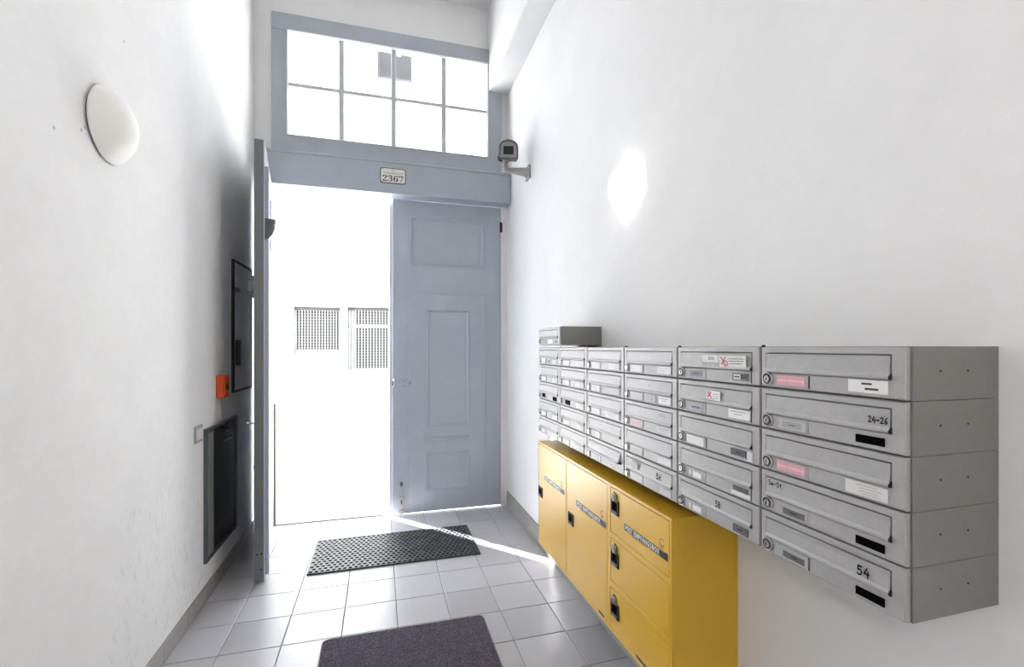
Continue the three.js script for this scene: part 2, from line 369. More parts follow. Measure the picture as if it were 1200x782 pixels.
function wallLamp(label, x, y, z, side, lit, power = LAMP_POWER, tint = 0xfffaf0) {              // side: +1 on the left wall (faces +x), -1 on the right wall
  const t = thing('wall_lamp', label, 'wall lamp', [x, y, z]);
  const R = 0.15, D = 0.088, rs = (R * R + D * D) / (2 * D), pts = [];
  for (let i = 0; i <= 20; i++) { const a = i / 20 * Math.asin(R / rs); pts.push(new THREE.Vector2(Math.max(rs * Math.sin(a), 0.0001), rs * Math.cos(a) - (rs - D) + 0.014)); }
  pts.push(new THREE.Vector2(R - 0.003, 0.009), new THREE.Vector2(R - 0.012, 0.008));
  const dome = new THREE.LatheGeometry(pts.reverse(), 56).rotateZ(-side * Math.PI / 2);
  const s = part('shade', dome, lit ? M.glow : M.opal, t);
  part('base', cyl(0.136, 0.136, 0.01, 40).rotateZ(Math.PI / 2).translate(side * 0.005, 0, 0), M.hatchFrame, t);
  if (lit) {
    s.castShadow = false;
    const l = new THREE.RectAreaLight(tint, power, 0.24, 0.24);   // the glowing face of the lamp
    l.name = 'lamp_face'; l.position.set(x + side * 0.115, y, z); l.lookAt(x + side * 2, y, z);
    scene.add(l);
  }
  return t;
}
wallLamp('round opal glass wall lamp, unlit, on the left wall', XL, 2.51, -2.26, 1, false);
wallLamp('round glowing opal wall lamp above the letterboxes', XR, 2.45, -2.16, -1, true);
wallLamp('added fill lamp, unseen, on the left wall behind the viewer', XL, 2.5, 0.9, 1, true, BACK_FILL_POWER, BACK_FILL_COLOR);  // this lamp and the next are added out of view as fill
wallLamp('added fill lamp, unseen, on the right wall behind the viewer', XR, 2.5, 1.4, -1, true, BACK_FILL_POWER * 1.7, BACK_FILL_COLOR);

{ // surveillance camera
  const t = thing('surveillance_camera', 'pale grey bullet surveillance camera on a tapered bracket beside the lintel', 'security camera', [XR, 3.135, -3.86]);
  part('wall_plate', rb(-0.018, 0, -0.06, 0.06, -0.05, 0.05, 0.006), M.greyPlastic, t);
  const arm = new THREE.CylinderGeometry(0.017, 0.042, 0.2, 20).rotateZ(Math.PI / 2).translate(-0.11, 0.004, 0);
  part('bracket_arm', arm, M.greyPlastic, t);
  part('elbow', [new THREE.SphereGeometry(0.026, 20, 14).translate(-0.212, 0.004, 0), cyl(0.02, 0.024, 0.085, 18).translate(-0.212, 0.046, 0), cyl(0.026, 0.026, 0.012, 18).translate(-0.212, 0.03, 0), rb(-0.24, -0.184, 0.07, 0.092, -0.04, 0.04, 0.006)], M.greyPlastic, t);
  const tilt = (g) => g.rotateX(0.3).rotateY(-0.24).translate(-0.195, 0.155, 0.02);
  const arch = (w, h, r) => { const s = new THREE.Shape(); s.moveTo(-w, -h); s.lineTo(w, -h); s.lineTo(w, h - r); s.quadraticCurveTo(w, h, 0, h + 0.012); s.quadraticCurveTo(-w, h, -w, h - r); s.lineTo(-w, -h); return s; };
  part('housing', tilt(new THREE.ExtrudeGeometry(arch(0.066, 0.058, 0.045), { depth: 0.3, bevelEnabled: true, bevelSize: 0.004, bevelThickness: 0.004, bevelSegments: 2 }).translate(0, 0, -0.16)), M.greyPlastic, t);
  const o = arch(0.08, 0.066, 0.055); o.holes.push(new THREE.Path(arch(0.0735, 0.0605, 0.052).getPoints(10).reverse()));
  part('sunshield', tilt(metreUV(clean(new THREE.ExtrudeGeometry(o, { depth: 0.32, bevelEnabled: false, curveSegments: 12 })).translate(0, 0, -0.15))), std({ color: 0x5c5c60, roughness: 0.5 }), t, 'darker hood');
  part('window', tilt(rb(-0.042, 0.042, -0.034, 0.03, 0.14, 0.148, 0.003)), M.dark, t, 'black front window');
  part('lens', tilt(cyl(0.018, 0.02, 0.004, 20).rotateX(Math.PI / 2).translate(0, 0, 0.1485)), M.dark, t);
  part('cable', tube([[-0.262, 0.12, -0.02], [-0.278, 0.11, 0.0], [-0.275, 0.085, 0.01], [-0.235, 0.075, 0.0]], 0.005), M.dark, t);
}
{ // orange box, switch, hatch, wall cabinet on the left wall
  const o = thing('control_box', 'small orange box on the left wall above the dark hatch', 'control box', [XL, 1.265, -3.63]);
  part('housing', rb(0, 0.045, 0, 0.155, -0.06, 0.06, 0.006), M.orange, o);
  part('front_plate', rb(0.044, 0.05, 0.02, 0.135, -0.045, 0.045, 0.003), M.orange, o);
  part('key_slot', [rb(0.049, 0.056, 0.055, 0.1, -0.016, 0.016, 0.003)], M.dark, o, 'dark key switch');
  const s = thing('light_switch', 'small white square rocker switch beside the dark hatch', 'light switch', [XL, 1.03, -3.245]);
  part('frame', rb(0, 0.009, 0, 0.105, -0.06, 0.06, 0.003), M.greyPlastic, s);
  part('rocker', rb(0.006, 0.013, 0.018, 0.087, -0.042, 0.042, 0.003).rotateZ(-0.02), M.whitePlastic, s);

  const h = thing('inspection_hatch', 'dark glossy metal hatch low on the left wall behind the open gate leaf', 'hatch', [XL, 0.245, -3.665]);
  const fr = (a, b, y0, y1, hz) => plate(rectShape(a, b, y0, y1, [[a + hz, b - hz, y0 + hz, y1 - hz]]), 0.02, 0.002).rotateY(Math.PI / 2);
  part('frame', fr(-0.325, 0.325, 0, 0.85, 0.022), M.hatchFrame, h);
  const lid = part('lid', rb(0.002, 0.012, 0.026, 0.824, -0.299, 0.285, 0.003), M.hatch, h);
  part('reflection_strip', rb(0.011, 0.017, 0.03, 0.82, 0.19, 0.28, 0.002), M.silver, h, 'paler grey strip painting the wall reflection in the lid');  // paler strip imitates the bright wall mirrored in the glossy lid
  for (let i = 0; i < 3; i++) part('vent_slit', rb(0.0115, 0.016, 0.7 + i * 0.03, 0.712 + i * 0.03, -0.22, -0.02, 0.002), M.hatchFrame, h);
  part('catch', rb(0.012, 0.028, 0.79, 0.835, -0.06, -0.02, 0.004), M.dark, h);

  const c = thing('meter_cabinet', 'tall grey metal wall cabinet half hidden behind the open gate leaf', 'cabinet', [XL, 1.27, -4.16]);
  part('frame', plate(rectShape(-0.25, 0.25, 0, 1.005, [[-0.235, 0.235, 0.015, 0.99]]), 0.02, 0.002).rotateY(Math.PI / 2), M.dark, c, 'black frame');
  part('door', rb(0.002, 0.016, 0.018, 0.987, -0.232, 0.232, 0.003), M.cabinet, c);
  part('handle', rb(0.015, 0.026, 0.2, 0.4, 0.1, 0.21, 0.004), M.dark, c, 'black recessed handle');
  part('nameplate', rb(0.015, 0.018, 0.765, 0.8, 0.08, 0.225, 0.001), M.hatchFrame, c);
}

// ---------------------------------------------------------------- printed and written labels: one atlas
const CW = 256, CH = 96, COLS = 8, ROWS = 10, atlas = canvas(COLS * CW, ROWS * CH), ax = atlas.getContext('2d');
let cell = 0;
function cellUV(draw, bg = '#e9e9ea') {
  const i = cell++, x0 = (i % COLS) * CW, y0 = Math.floor(i / COLS) * CH;
  ax.save(); ax.beginPath(); ax.rect(x0, y0, CW, CH); ax.clip(); ax.translate(x0, y0);
  ax.clearRect(0, 0, CW, CH);
  if (bg) { ax.fillStyle = bg; ax.fillRect(0, 0, CW, CH); }
  if (draw) draw(ax);
  ax.restore();
  return [(x0 + 2) / atlas.width, 1 - (y0 + CH - 2) / atlas.height, (x0 + CW - 2) / atlas.width, 1 - (y0 + 2) / atlas.height];
}
const lines = (rows, col = '#9a9aa0', w = 5) => (x) => { x.strokeStyle = col; x.lineWidth = w; for (const [y, a, b] of rows) { x.beginPath(); for (let k = a; k <= b; k += 6) x.lineTo(k, y + ((k * 7919) % 5) - 2); x.stroke(); } };
const say = (text, size, col, y = 62, font = 'sans-serif', at = 128) => (x) => { x.fillStyle = col; x.font = size + 'px ' + font; x.textAlign = 'center'; x.fillText(text, at, y); };
const both = (...f) => (x) => f.forEach((g) => g(x));
function hand(strokes, w = 12) { return (x) => { x.strokeStyle = '#1d1c20'; x.lineWidth = w; x.lineCap = x.lineJoin = 'round'; for (const s of strokes) { x.beginPath(); s.forEach(([a, b], i) => (i ? x.lineTo(a, b) : x.moveTo(a, b))); x.stroke(); } }; }
const G = {                                                 // handwritten signs as strokes in a 40 x 70 box
  5: [[[34, 6], [10, 6], [7, 32], [22, 28], [33, 40], [30, 58], [16, 66], [4, 60]]], 4: [[[24, 4], [4, 42], [36, 42]], [[30, 24], [28, 68]]],
  2: [[[6, 18], [14, 6], [28, 8], [32, 22], [6, 62], [36, 60]]], 8: [[[20, 34], [8, 26], [8, 12], [20, 4], [32, 12], [32, 26], [20, 34], [6, 46], [6, 58], [20, 67], [34, 58], [34, 46], [20, 34]]], 6: [[[28, 4], [10, 26], [6, 50], [16, 64], [30, 54], [26, 38], [10, 44]]],
  '-': [[[6, 38], [34, 36]]], m: [[[4, 62], [6, 36], [14, 34], [18, 60], [22, 36], [30, 36], [34, 62]]], t: [[[18, 14], [18, 56], [28, 62]], [[6, 30], [32, 28]]], r: [[[10, 64], [12, 30], [14, 40], [28, 30], [34, 36]]],
};
function written(text, sx, sy, x0 = 8, y0 = 12, w = 13) {
  const out = []; let x = x0;
  for (const ch of text) { for (const s of G[ch]) out.push(s.map(([a, b]) => [x + a * sx, y0 + b * sy])); x += 44 * sx; }
  return hand(out, w);
}
const cardMat = std({ roughness: 0.55 }), inkMat = phys({ roughness: 0.9, specularIntensity: 0.2, transparent: true });
const blank = cellUV(null, '#ececed');
const D = {
  blank, faint: cellUV(lines([[30, 40, 190], [58, 60, 160]], '#c0c0c6'), '#eeeeef'), twoLine: cellUV(lines([[26, 30, 210], [52, 70, 170]], '#8f8f95', 6), '#efeff0'),
  lilac: cellUV(null, '#dcdce2'), pale: cellUV(lines([[44, 50, 190]], '#b9b9c0', 5), '#d6d6da'), tiny: cellUV(say('· ı', 40, '#55555c'), '#ececee'),
  pink: cellUV(say('Keine Werbung', 34, '#f6dfe4', 58), '#dca6b0'), pinkPale: cellUV(say('Keine Werbung', 30, '#d9b3bb', 58), '#e3ccd2'),
  strokes: cellUV((x) => { x.fillStyle = '#2b2b2b'; x.fillRect(90, 22, 66, 14); x.fillRect(112, 58, 84, 15); lines([[29, 90, 156], [65, 112, 196]], '#444', 9)(x); }, '#e6e6e6'),
  torn: cellUV(lines([[20, 70, 190], [40, 90, 220], [60, 90, 200], [78, 100, 210]], '#a6a6a6', 4), '#dcdcdb'),
  bitte: cellUV(both(say('✗', 40, '#222', 44, 'sans-serif', 34), say('Bitte', 44, '#1d1d1f', 44, 'sans-serif', 150), say('keine Werbung', 37, '#1d1d1f', 88, 'sans-serif', 128)), '#ececec'),
  figure: cellUV((x) => { x.strokeStyle = '#b6455a'; x.lineWidth = 9; x.beginPath(); x.moveTo(20, 14); x.lineTo(70, 82); x.moveTo(70, 12); x.lineTo(22, 78); x.stroke(); x.beginPath(); x.arc(64, 66, 20, 0, 7); x.stroke(); lines([[28, 96, 236], [46, 96, 236], [66, 100, 220]], '#77777a', 6)(x); }, '#e4e3e0'),
  redCross: cellUV((x) => { x.strokeStyle = '#b52a44'; x.lineWidth = 18; x.beginPath(); x.moveTo(24, 12); x.lineTo(96, 70); x.moveTo(96, 12); x.lineTo(24, 70); x.stroke(); lines([[84, 20, 130]], '#c05a6a', 6)(x); lines([[30, 124, 230], [52, 124, 236], [72, 124, 220]], '#a5a0a6', 5)(x); }, '#efedee'),
  plateText: cellUV(lines([[40, 50, 206], [58, 60, 196]], '#55555e', 12), '#8a8a90'), plateLilac: cellUV(lines([[38, 30, 220], [56, 40, 224]], '#54566f', 14), '#a9abb8'),
  plateMark: cellUV((x) => { x.fillStyle = '#17171a'; x.fillRect(96, 38, 70, 18); lines([[47, 86, 176]], '#17171a', 10)(x); }, '#5d5c60'),
  plateMono: cellUV((x) => { x.fillStyle = '#ddd'; x.fillRect(24, 18, 110, 62); lines([[48, 34, 120]], '#111', 16)(x); lines([[34, 140, 236], [58, 140, 236]], '#1b1b1b', 14)(x); }, '#6a6a6a'),
  plateGrey: cellUV((x) => { x.fillStyle = '#a4a4a8'; x.fillRect(36, 16, 184, 64); lines([[48, 100, 160]], '#4c4c52', 8)(x); }, '#bcbcbf'),
  black: cellUV(null, '#050505'),
  nl: cellUV(say('Nl', 64, '#7b7b82', 68, 'sans-serif'), '#b9b9bf'),
  i2426: cellUV(written('24-26', 1.05, 0.85, 8, 18, 10), null), i54: cellUV(written('54', 1.7, 1.05), null), i58: cellUV(written('58', 1.7, 1.05), null), i5r: cellUV(written('5r', 1.7, 1.05), null), i5m5t: cellUV(written('5m-5t', 1, 1, 8, 12, 10), null),
  iMark: cellUV((x) => { x.strokeStyle = 'rgba(110,110,120,0.7)'; x.lineWidth = 7; x.beginPath(); x.moveTo(80, 24); x.lineTo(170, 20); x.moveTo(90, 34); x.quadraticCurveTo(126, 110, 166, 34); x.stroke(); }, null),
  iStamp: cellUV(lines([[30, 60, 110], [60, 50, 110], [34, 150, 200], [64, 140, 206]], 'rgba(110,110,118,0.75)', 8), null),
  iDots: cellUV((x) => { x.fillStyle = '#1d1c20'; x.beginPath(); x.arc(120, 50, 15, 0, 7); x.fill(); x.fillRect(140, 44, 18, 8); }, null),
};
function parcelBand(x) {
  x.fillStyle = '#161412'; x.fillRect(0, 8, 1024, 96);
  x.fillStyle = '#f1efe9'; x.font = 'bold 98px sans-serif'; x.textAlign = 'left'; x.save(); x.translate(22, 91); x.scale(0.84, 1); x.fillText('POST EMPFANGSBOX', 0, 0); x.restore();
}
const atlasTex = tex(atlas, true, false);
cardMat.map = inkMat.map = atlasTex; inkMat.alphaTest = 0;
// a thin card on an x-facing front: z from z0 to z1, y from y0 to y1, its face at x = xf looking to -x, print from D
function cardGeo(xf, t, y0, y1, z0, z1, r) {
  const g = bx(xf, xf + t, y0, y1, z0, z1), uv = g.attributes.uv, p = g.attributes.position;
  for (let i = 0; i < p.count; i++) uv.setXY(i, r[0] + (r[2] - r[0]) * (p.getZ(i) - z0) / (z1 - z0), r[1] + (r[3] - r[1]) * (p.getY(i) - y0) / (y1 - y0));
  return g;
}
function inkGeo(xf, y0, y1, z0, z1, r) {
  const g = new THREE.PlaneGeometry(z1 - z0, y1 - y0).rotateY(-Math.PI / 2).translate(xf, (y0 + y1) / 2, (z0 + z1) / 2), uv = g.attributes.uv, p = g.attributes.position;
  for (let i = 0; i < p.count; i++) uv.setXY(i, r[0] + (r[2] - r[0]) * (p.getZ(i) - z0) / (z1 - z0), r[1] + (r[3] - r[1]) * (p.getY(i) - y0) / (y1 - y0));
  return g;
}

// ---------------------------------------------------------------- letterboxes
const BW = 0.3635, BH = 0.1088, BTOP = 1.613, BX = 0.987, ZFAR = -2.839;
// local frame: origin at the box's lower far corner on the front plane; +x into the wall, +y up, +z towards the viewer; U = z, V = BH - y
const V = (v) => BH - v;
const G_body = metreUV(rb(0.0145, XR - BX, 0.0004, BH - 0.0004, 0.0004, BW - 0.0004, 0.0012));
const G_door = metreUV(plate(rectShape(0.0025, BW - 0.004, 0.0022, BH - 0.0022, [[0.019, 0.3325, V(0.068), V(0.0175)]]), 0.0125, 0.0022).rotateY(-Math.PI / 2).translate(0.0125, 0, 0));
const flapProfile = [[0.0005, V(0.0195)], [0.0005, V(0.03)], [-0.0015, V(0.0555)], [-0.0055, V(0.061)], [-0.0058, V(0.0655)], [-0.003, V(0.068)], [-0.0005, V(0.0665)], [0.0025, V(0.06)], [0.0035, V(0.03)], [0.004, V(0.0195)]];
const G_flap = metreUV(prismZ(flapProfile, 0.0208, 0.3308));
const G_flapOpen = metreUV(prismZ(flapProfile.map(([x, y]) => [x, y - V(0.0195)]), 0.0212, 0.3302).rotateZ(-0.22).translate(0, V(0.0195), 0));
const G_notch = merge([prismZ([[-0.0066, V(0.0625)], [0.004, V(0.0535)], [0.004, V(0.0665)], [-0.0045, V(0.0672)]], 0.3309, 0.3345)]);  // black wedge filling the open flap end, where only shadow lies
const lockRing = (r, t, x) => new THREE.TorusGeometry(r, t, 8, 28).rotateY(Math.PI / 2).translate(x, V(0.0855), 0.0265);
const G_lock = merge([cyl(0.0165, 0.0172, 0.005, 28).rotateZ(Math.PI / 2).translate(-0.0018, V(0.0855), 0.0265), lockRing(0.0152, 0.0016, -0.0042), cyl(0.0085, 0.0095, 0.004, 20).rotateZ(Math.PI / 2).translate(-0.0055, V(0.0855), 0.0265)]);
const G_lockGroove = merge([lockRing(0.0118, 0.0018, -0.0041)]);
const G_keyhole = merge([rb(-0.0082, -0.007, V(0.0905), V(0.0805), 0.0253, 0.0277, 0.0005)]);
const G_holder = metreUV(rb(-0.0016, 0.001, V(0.102), V(0.071), 0.0495, 0.1455, 0.001));
const G_groove = rb(-0.0012, 0.001, V(0.102), V(0.071), 0.1465, 0.149, 0.0005);
const G_edge = rb(-0.0012, 0.001, V(0.1025), V(0.069), 0.3305, 0.333, 0.0005);
const G_screw = [0.09, 0.169].map((x) => cyl(0.0022, 0.0022, 0.0012, 10).rotateX(Math.PI / 2).translate(x, V(0.05), BW + 0.0001));

function makeLetterbox() {
  const t = new THREE.Group();
  part('body', G_body, M.steelBody, t);
  const d = part('door', G_door, M.steel, t);
  part('flap', G_flap, M.steel, d); part('flap_end_shade', G_notch, M.dark, d, 'black wedge for the shaded gap at the flap end');
  const l = part('lock', G_lock, M.chrome, d, 'round metal lock');
  part('lock_groove', G_lockGroove, M.keyhole, d); part('keyhole', G_keyhole, M.dark, d);
  part('name_holder', G_holder, M.holder, d);
  return t;
}
const protoBox = makeLetterbox();
function letterbox(col, row, label, opt = {}) {
  const o = protoBox.clone(); o.name = numbered('letterbox'); scene.add(o);
  o.position.set(BX, BTOP - (row + 1) * BH + (opt.lift || 0), ZFAR + col * BW);
  o.userData = { label, category: 'letterbox', group: 'grey metal letterboxes on the right wall' };
  const d = o.children.find((c) => c.name === 'door');
  for (const [what, rect, cut] of opt.cards || []) {
    const [u0, u1, v0, v1] = rect;
    part(cut || 'card', cardGeo(-0.0026, 0.0024, V(v1), V(v0), u0, u1, D[what]), what === 'black' ? M.blackLabel : cardMat, d);
  }
  for (const [what, [u0, u1, v0, v1], x] of opt.ink || []) part('handwriting', inkGeo(x ?? -0.0034, V(v1), V(v0), u0, u1, D[what]), inkMat, d);
  for (const [what, [u0, u1, v0, v1]] of opt.stickers || []) {  // stuck on the sloping flap
    const g = cardGeo(0, 0.0006, 0, v1 - v0, u0, u1, D[what]).rotateZ(0.08);
    part('sticker', g.translate(-0.0048, V(v1), 0), cardMat, d);
  }
  if (opt.groove) part('holder_groove', G_groove, M.keyhole, d);
  if (opt.edge) part('label_edge', G_edge, M.keyhole, d);
  if (opt.open) { const f = d.children.find((c) => c.name === 'flap'); f.geometry = G_flapOpen; }
  if (row === 0 && col > 0) part('clip', rb(0.001, 0.011, BH - 0.002, BH + 0.004, 0.0008, 0.007, 0.002), M.dark, o, 'small dark clip');
  if (col === 5) for (const g of G_screw) part('screw', g, M.keyhole, o);
  return o;
}
const LH = [0.056, 0.139, 0.0745, 0.0985], RH = [0.246, 0.3285, 0.0715, 0.0985], LS = [0.075, 0.136, 0.082, 0.0965], RB = [0.262, 0.321, 0.0795, 0.0965];
const IL = [0.053, 0.136, 0.0735, 0.1], RD = [0.25, 0.328, 0.0745, 0.0995];
// far end column
letterbox(0, -1, 'single grey letterbox standing alone on top of the rest', { lift: 0.0115, cards: [['faint', [0.18, 0.25, 0.075, 0.1]], ['plateLilac', [0.28, 0.325, 0.08, 0.098]]] });
letterbox(0, 0, 'letterbox directly beneath the lone top box, with dark smudged print', { cards: [['blank', [0.06, 0.125, 0.07, 0.097]], ['plateLilac', [0.17, 0.21, 0.075, 0.097]], ['pale', [0.25, 0.315, 0.075, 0.1]]], groove: true });
letterbox(0, 1, 'second letterbox below the lone top box, white card and pale label', { cards: [['blank', LH], ['pale', RD]], groove: true, edge: true });
letterbox(0, 2, 'letterbox in the far end column with two small black labels', { cards: [['black', [0.07, 0.125, 0.072, 0.094]], ['black', [0.255, 0.315, 0.076, 0.1]]] });
letterbox(0, 3, 'far end letterbox just below the one with two black labels', { cards: [['lilac', LH], ['lilac', RD]], groove: true, edge: true });
letterbox(0, 4, 'bottom letterbox of the far end column, just above the corner of the yellow cabinet', { cards: [['lilac', [0.06, 0.12, 0.074, 0.098]]], edge: true });
// second column
letterbox(1, 0, 'top letterbox of the second column, touching the lone box above, broad white card at right', { cards: [['blank', LH], ['blank', [0.2, 0.325, 0.072, 0.1]]], groove: true, edge: true });
letterbox(1, 1, 'letterbox with a faint pink spot beside its lock, second in its column', { cards: [['pinkPale', [0.045, 0.075, 0.074, 0.1]], ['blank', [0.078, 0.135, 0.073, 0.1]], ['blank', [0.22, 0.325, 0.072, 0.1]]], groove: true, edge: true });
letterbox(1, 2, 'letterbox with one black label at left and white card at right', { cards: [['black', [0.085, 0.15, 0.073, 0.097]], ['blank', [0.235, 0.325, 0.073, 0.1]]], edge: true });
letterbox(1, 3, 'letterbox right below the one with a single black label', { cards: [['blank', LH], ['blank', RD]], groove: true, edge: true });
letterbox(1, 4, 'bottom letterbox of the second column, above the far door of the yellow cabinet', { cards: [['blank', LH], ['blank', [0.2, 0.325, 0.073, 0.1]]], groove: true, edge: true });
// third column
letterbox(2, 0, 'top letterbox of the third column, white cards left and right', { cards: [['blank', IL], ['blank', [0.23, 0.325, 0.073, 0.1]]], groove: true, edge: true });
letterbox(2, 1, 'second letterbox of the third column, wide pale card at right', { cards: [['faint', IL], ['lilac', [0.17, 0.326, 0.074, 0.101]]], groove: true, edge: true });
letterbox(2, 2, 'middle letterbox of the third column with faint marks on flap and cards', { cards: [['tiny', IL], ['faint', [0.2, 0.325, 0.074, 0.1]]], ink: [['iMark', [0.055, 0.085, 0.026, 0.042]]], groove: true, edge: true });
letterbox(2, 3, 'letterbox with two tiny white cards, above the one with its flap ajar', { cards: [['blank', [0.05, 0.08, 0.074, 0.1]], ['tiny', [0.09, 0.135, 0.074, 0.1]]], ink: [['iDots', [0.255, 0.3, 0.085, 0.099], -0.0012]], groove: true });
letterbox(2, 4, 'bottom letterbox of the third column with its flap standing ajar', { cards: [['blank', [0.05, 0.13, 0.074, 0.101]]], ink: [['iDots', [0.255, 0.3, 0.086, 0.1], -0.0012]], groove: true, open: true });
// fourth column
letterbox(3, 0, 'top letterbox of the fourth column with a printed white card at right', { cards: [['blank', IL], ['faint', RH]], groove: true, edge: true });
letterbox(3, 1, 'letterbox with the letters Nl beside a white card, faint shield mark on flap', { cards: [['pale', IL], ['nl', [0.185, 0.235, 0.074, 0.1]], ['twoLine', [0.255, 0.328, 0.073, 0.1]]], ink: [['iMark', [0.175, 0.22, 0.032, 0.05]]], groove: true, edge: true });
letterbox(3, 2, 'letterbox with a pale pink label at left and faint stamp marks on its flap', { cards: [['pinkPale', IL], ['pale', RH]], ink: [['iStamp', [0.25, 0.31, 0.024, 0.042]]], groove: true, edge: true });
letterbox(3, 3, 'letterbox between the one with the pale pink label and the one marked 5r', { cards: [['pale', IL], ['blank', RH]], groove: true, edge: true });
letterbox(3, 4, 'bottom letterbox with 5r handwritten in black on the flap', { cards: [['blank', IL], ['pale', [0.262, 0.326, 0.077, 0.1]]], stickers: [['lilac', [0.05, 0.115, 0.026, 0.052]]], ink: [['i5r', [0.238, 0.292, 0.028, 0.058]]] });
// fifth column
letterbox(4, 0, 'letterbox with two white advertising stickers on its flap', { cards: [['plateText', [0.068, 0.128, 0.0775, 0.097]], ['plateMono', [0.262, 0.322, 0.076, 0.097]]], stickers: [['bitte', [0.135, 0.208, 0.026, 0.058]], ['figure', [0.211, 0.318, 0.026, 0.06]]], edge: true });
letterbox(4, 1, 'letterbox with a white sticker bearing a red cross on its flap', { cards: [['plateLilac', [0.07, 0.13, 0.0775, 0.098]], ['twoLine', RH]], stickers: [['redCross', [0.155, 0.215, 0.027, 0.056]]], edge: true });
letterbox(4, 2, 'letterbox below the red cross sticker, white card at left and dark plate at right', { cards: [['blank', IL], ['plateMark', [0.256, 0.315, 0.0765, 0.096]], ['pale', [0.318, 0.338, 0.075, 0.102]]], groove: true });
letterbox(4, 3, 'letterbox with a dark plate over a white strip, above the one marked 58', { cards: [['blank', [0.085, 0.125, 0.08, 0.098]], ['blank', [0.066, 0.074, 0.08, 0.096]], ['plateMark', [0.264, 0.32, 0.0745, 0.0875]], ['blank', [0.258, 0.329, 0.0885, 0.1]]], edge: true });
letterbox(4, 4, 'bottom letterbox with 58 handwritten on the flap', { cards: [['blank', [0.085, 0.125, 0.08, 0.098]], ['blank', [0.066, 0.074, 0.08, 0.096]], ['plateMark', [0.264, 0.32, 0.077, 0.098]]], ink: [['i58', [0.19, 0.228, 0.03, 0.056]]] });
// near end column
letterbox(5, 0, 'top near end letterbox, pink label beside the lock and white card with two black strokes', { cards: [['pink', LH], ['strokes', RH]], groove: true });
letterbox(5, 1, 'letterbox with 24-26 handwritten at the right of its flap', { cards: [['plateGrey', [0.062, 0.14, 0.0765, 0.099]], ['black', RB]], ink: [['i2426', [0.288, 0.333, 0.032, 0.055], -0.0034]] });
letterbox(5, 2, 'letterbox with a pink label at left and a torn white paper label at right', { cards: [['pink', LH]], });
letterbox(5, 3, 'letterbox with 5m-5t handwritten in the upper left corner of its flap', { cards: [['plateMark', LS], ['black', RB]], ink: [['i5m5t', [0.028, 0.078, 0.021, 0.04], -0.003]] });
letterbox(5, 4, 'bottom near end letterbox with 54 handwritten on its flap', { cards: [['plateMark', LS], ['black', RB]], ink: [['i54', [0.264, 0.312, 0.029, 0.056]]], groove: true });
{ // torn paper label on the third near end box
  const o = scene.children.find((c) => c.userData.label && c.userData.label.includes('torn white paper')), d = o.children.find((c) => c.name === 'door');
  const n = 9, pts = []; const [u0, u1, v0, v1] = [0.237, 0.33, 0.073, 0.101];
  for (let i = 0; i <= n; i++) pts.push([u0 + (i % 2 ? 0.0022 : 0) + 0.001 * rnd(), V(v1) + (v1 - v0) * i / n]);
  for (let i = n; i >= 0; i--) pts.push([u1 - (i % 2 ? 0.003 : 0) - 0.001 * rnd(), V(v1) + (v1 - v0) * i / n]);
  const g = new THREE.ExtrudeGeometry(new THREE.Shape(pts.map(([a, b]) => new THREE.Vector2(-a, b))), { depth: 0.0006, bevelEnabled: false }).rotateY(-Math.PI / 2);
  g.scale(1, 1, 1); g.computeBoundingBox();
  const p = g.attributes.position, r = D.torn, gg = g;
  for (let i = 0; i < p.count; i++) { p.setZ(i, Math.abs(p.getZ(i))); }
  g.computeBoundingBox();
  for (let i = 0; i < p.count; i++) gg.attributes.uv.setXY(i, r[0] + (r[2] - r[0]) * (p.getZ(i) - u0) / (u1 - u0), r[1] + (r[3] - r[1]) * (p.getY(i) - V(v1)) / (v1 - v0));
  gg.computeVertexNormals();
  part('paper_label', gg.translate(-0.0014 - gg.boundingBox.min.x, 0, 0), cardMat, d, 'torn white paper label');
}

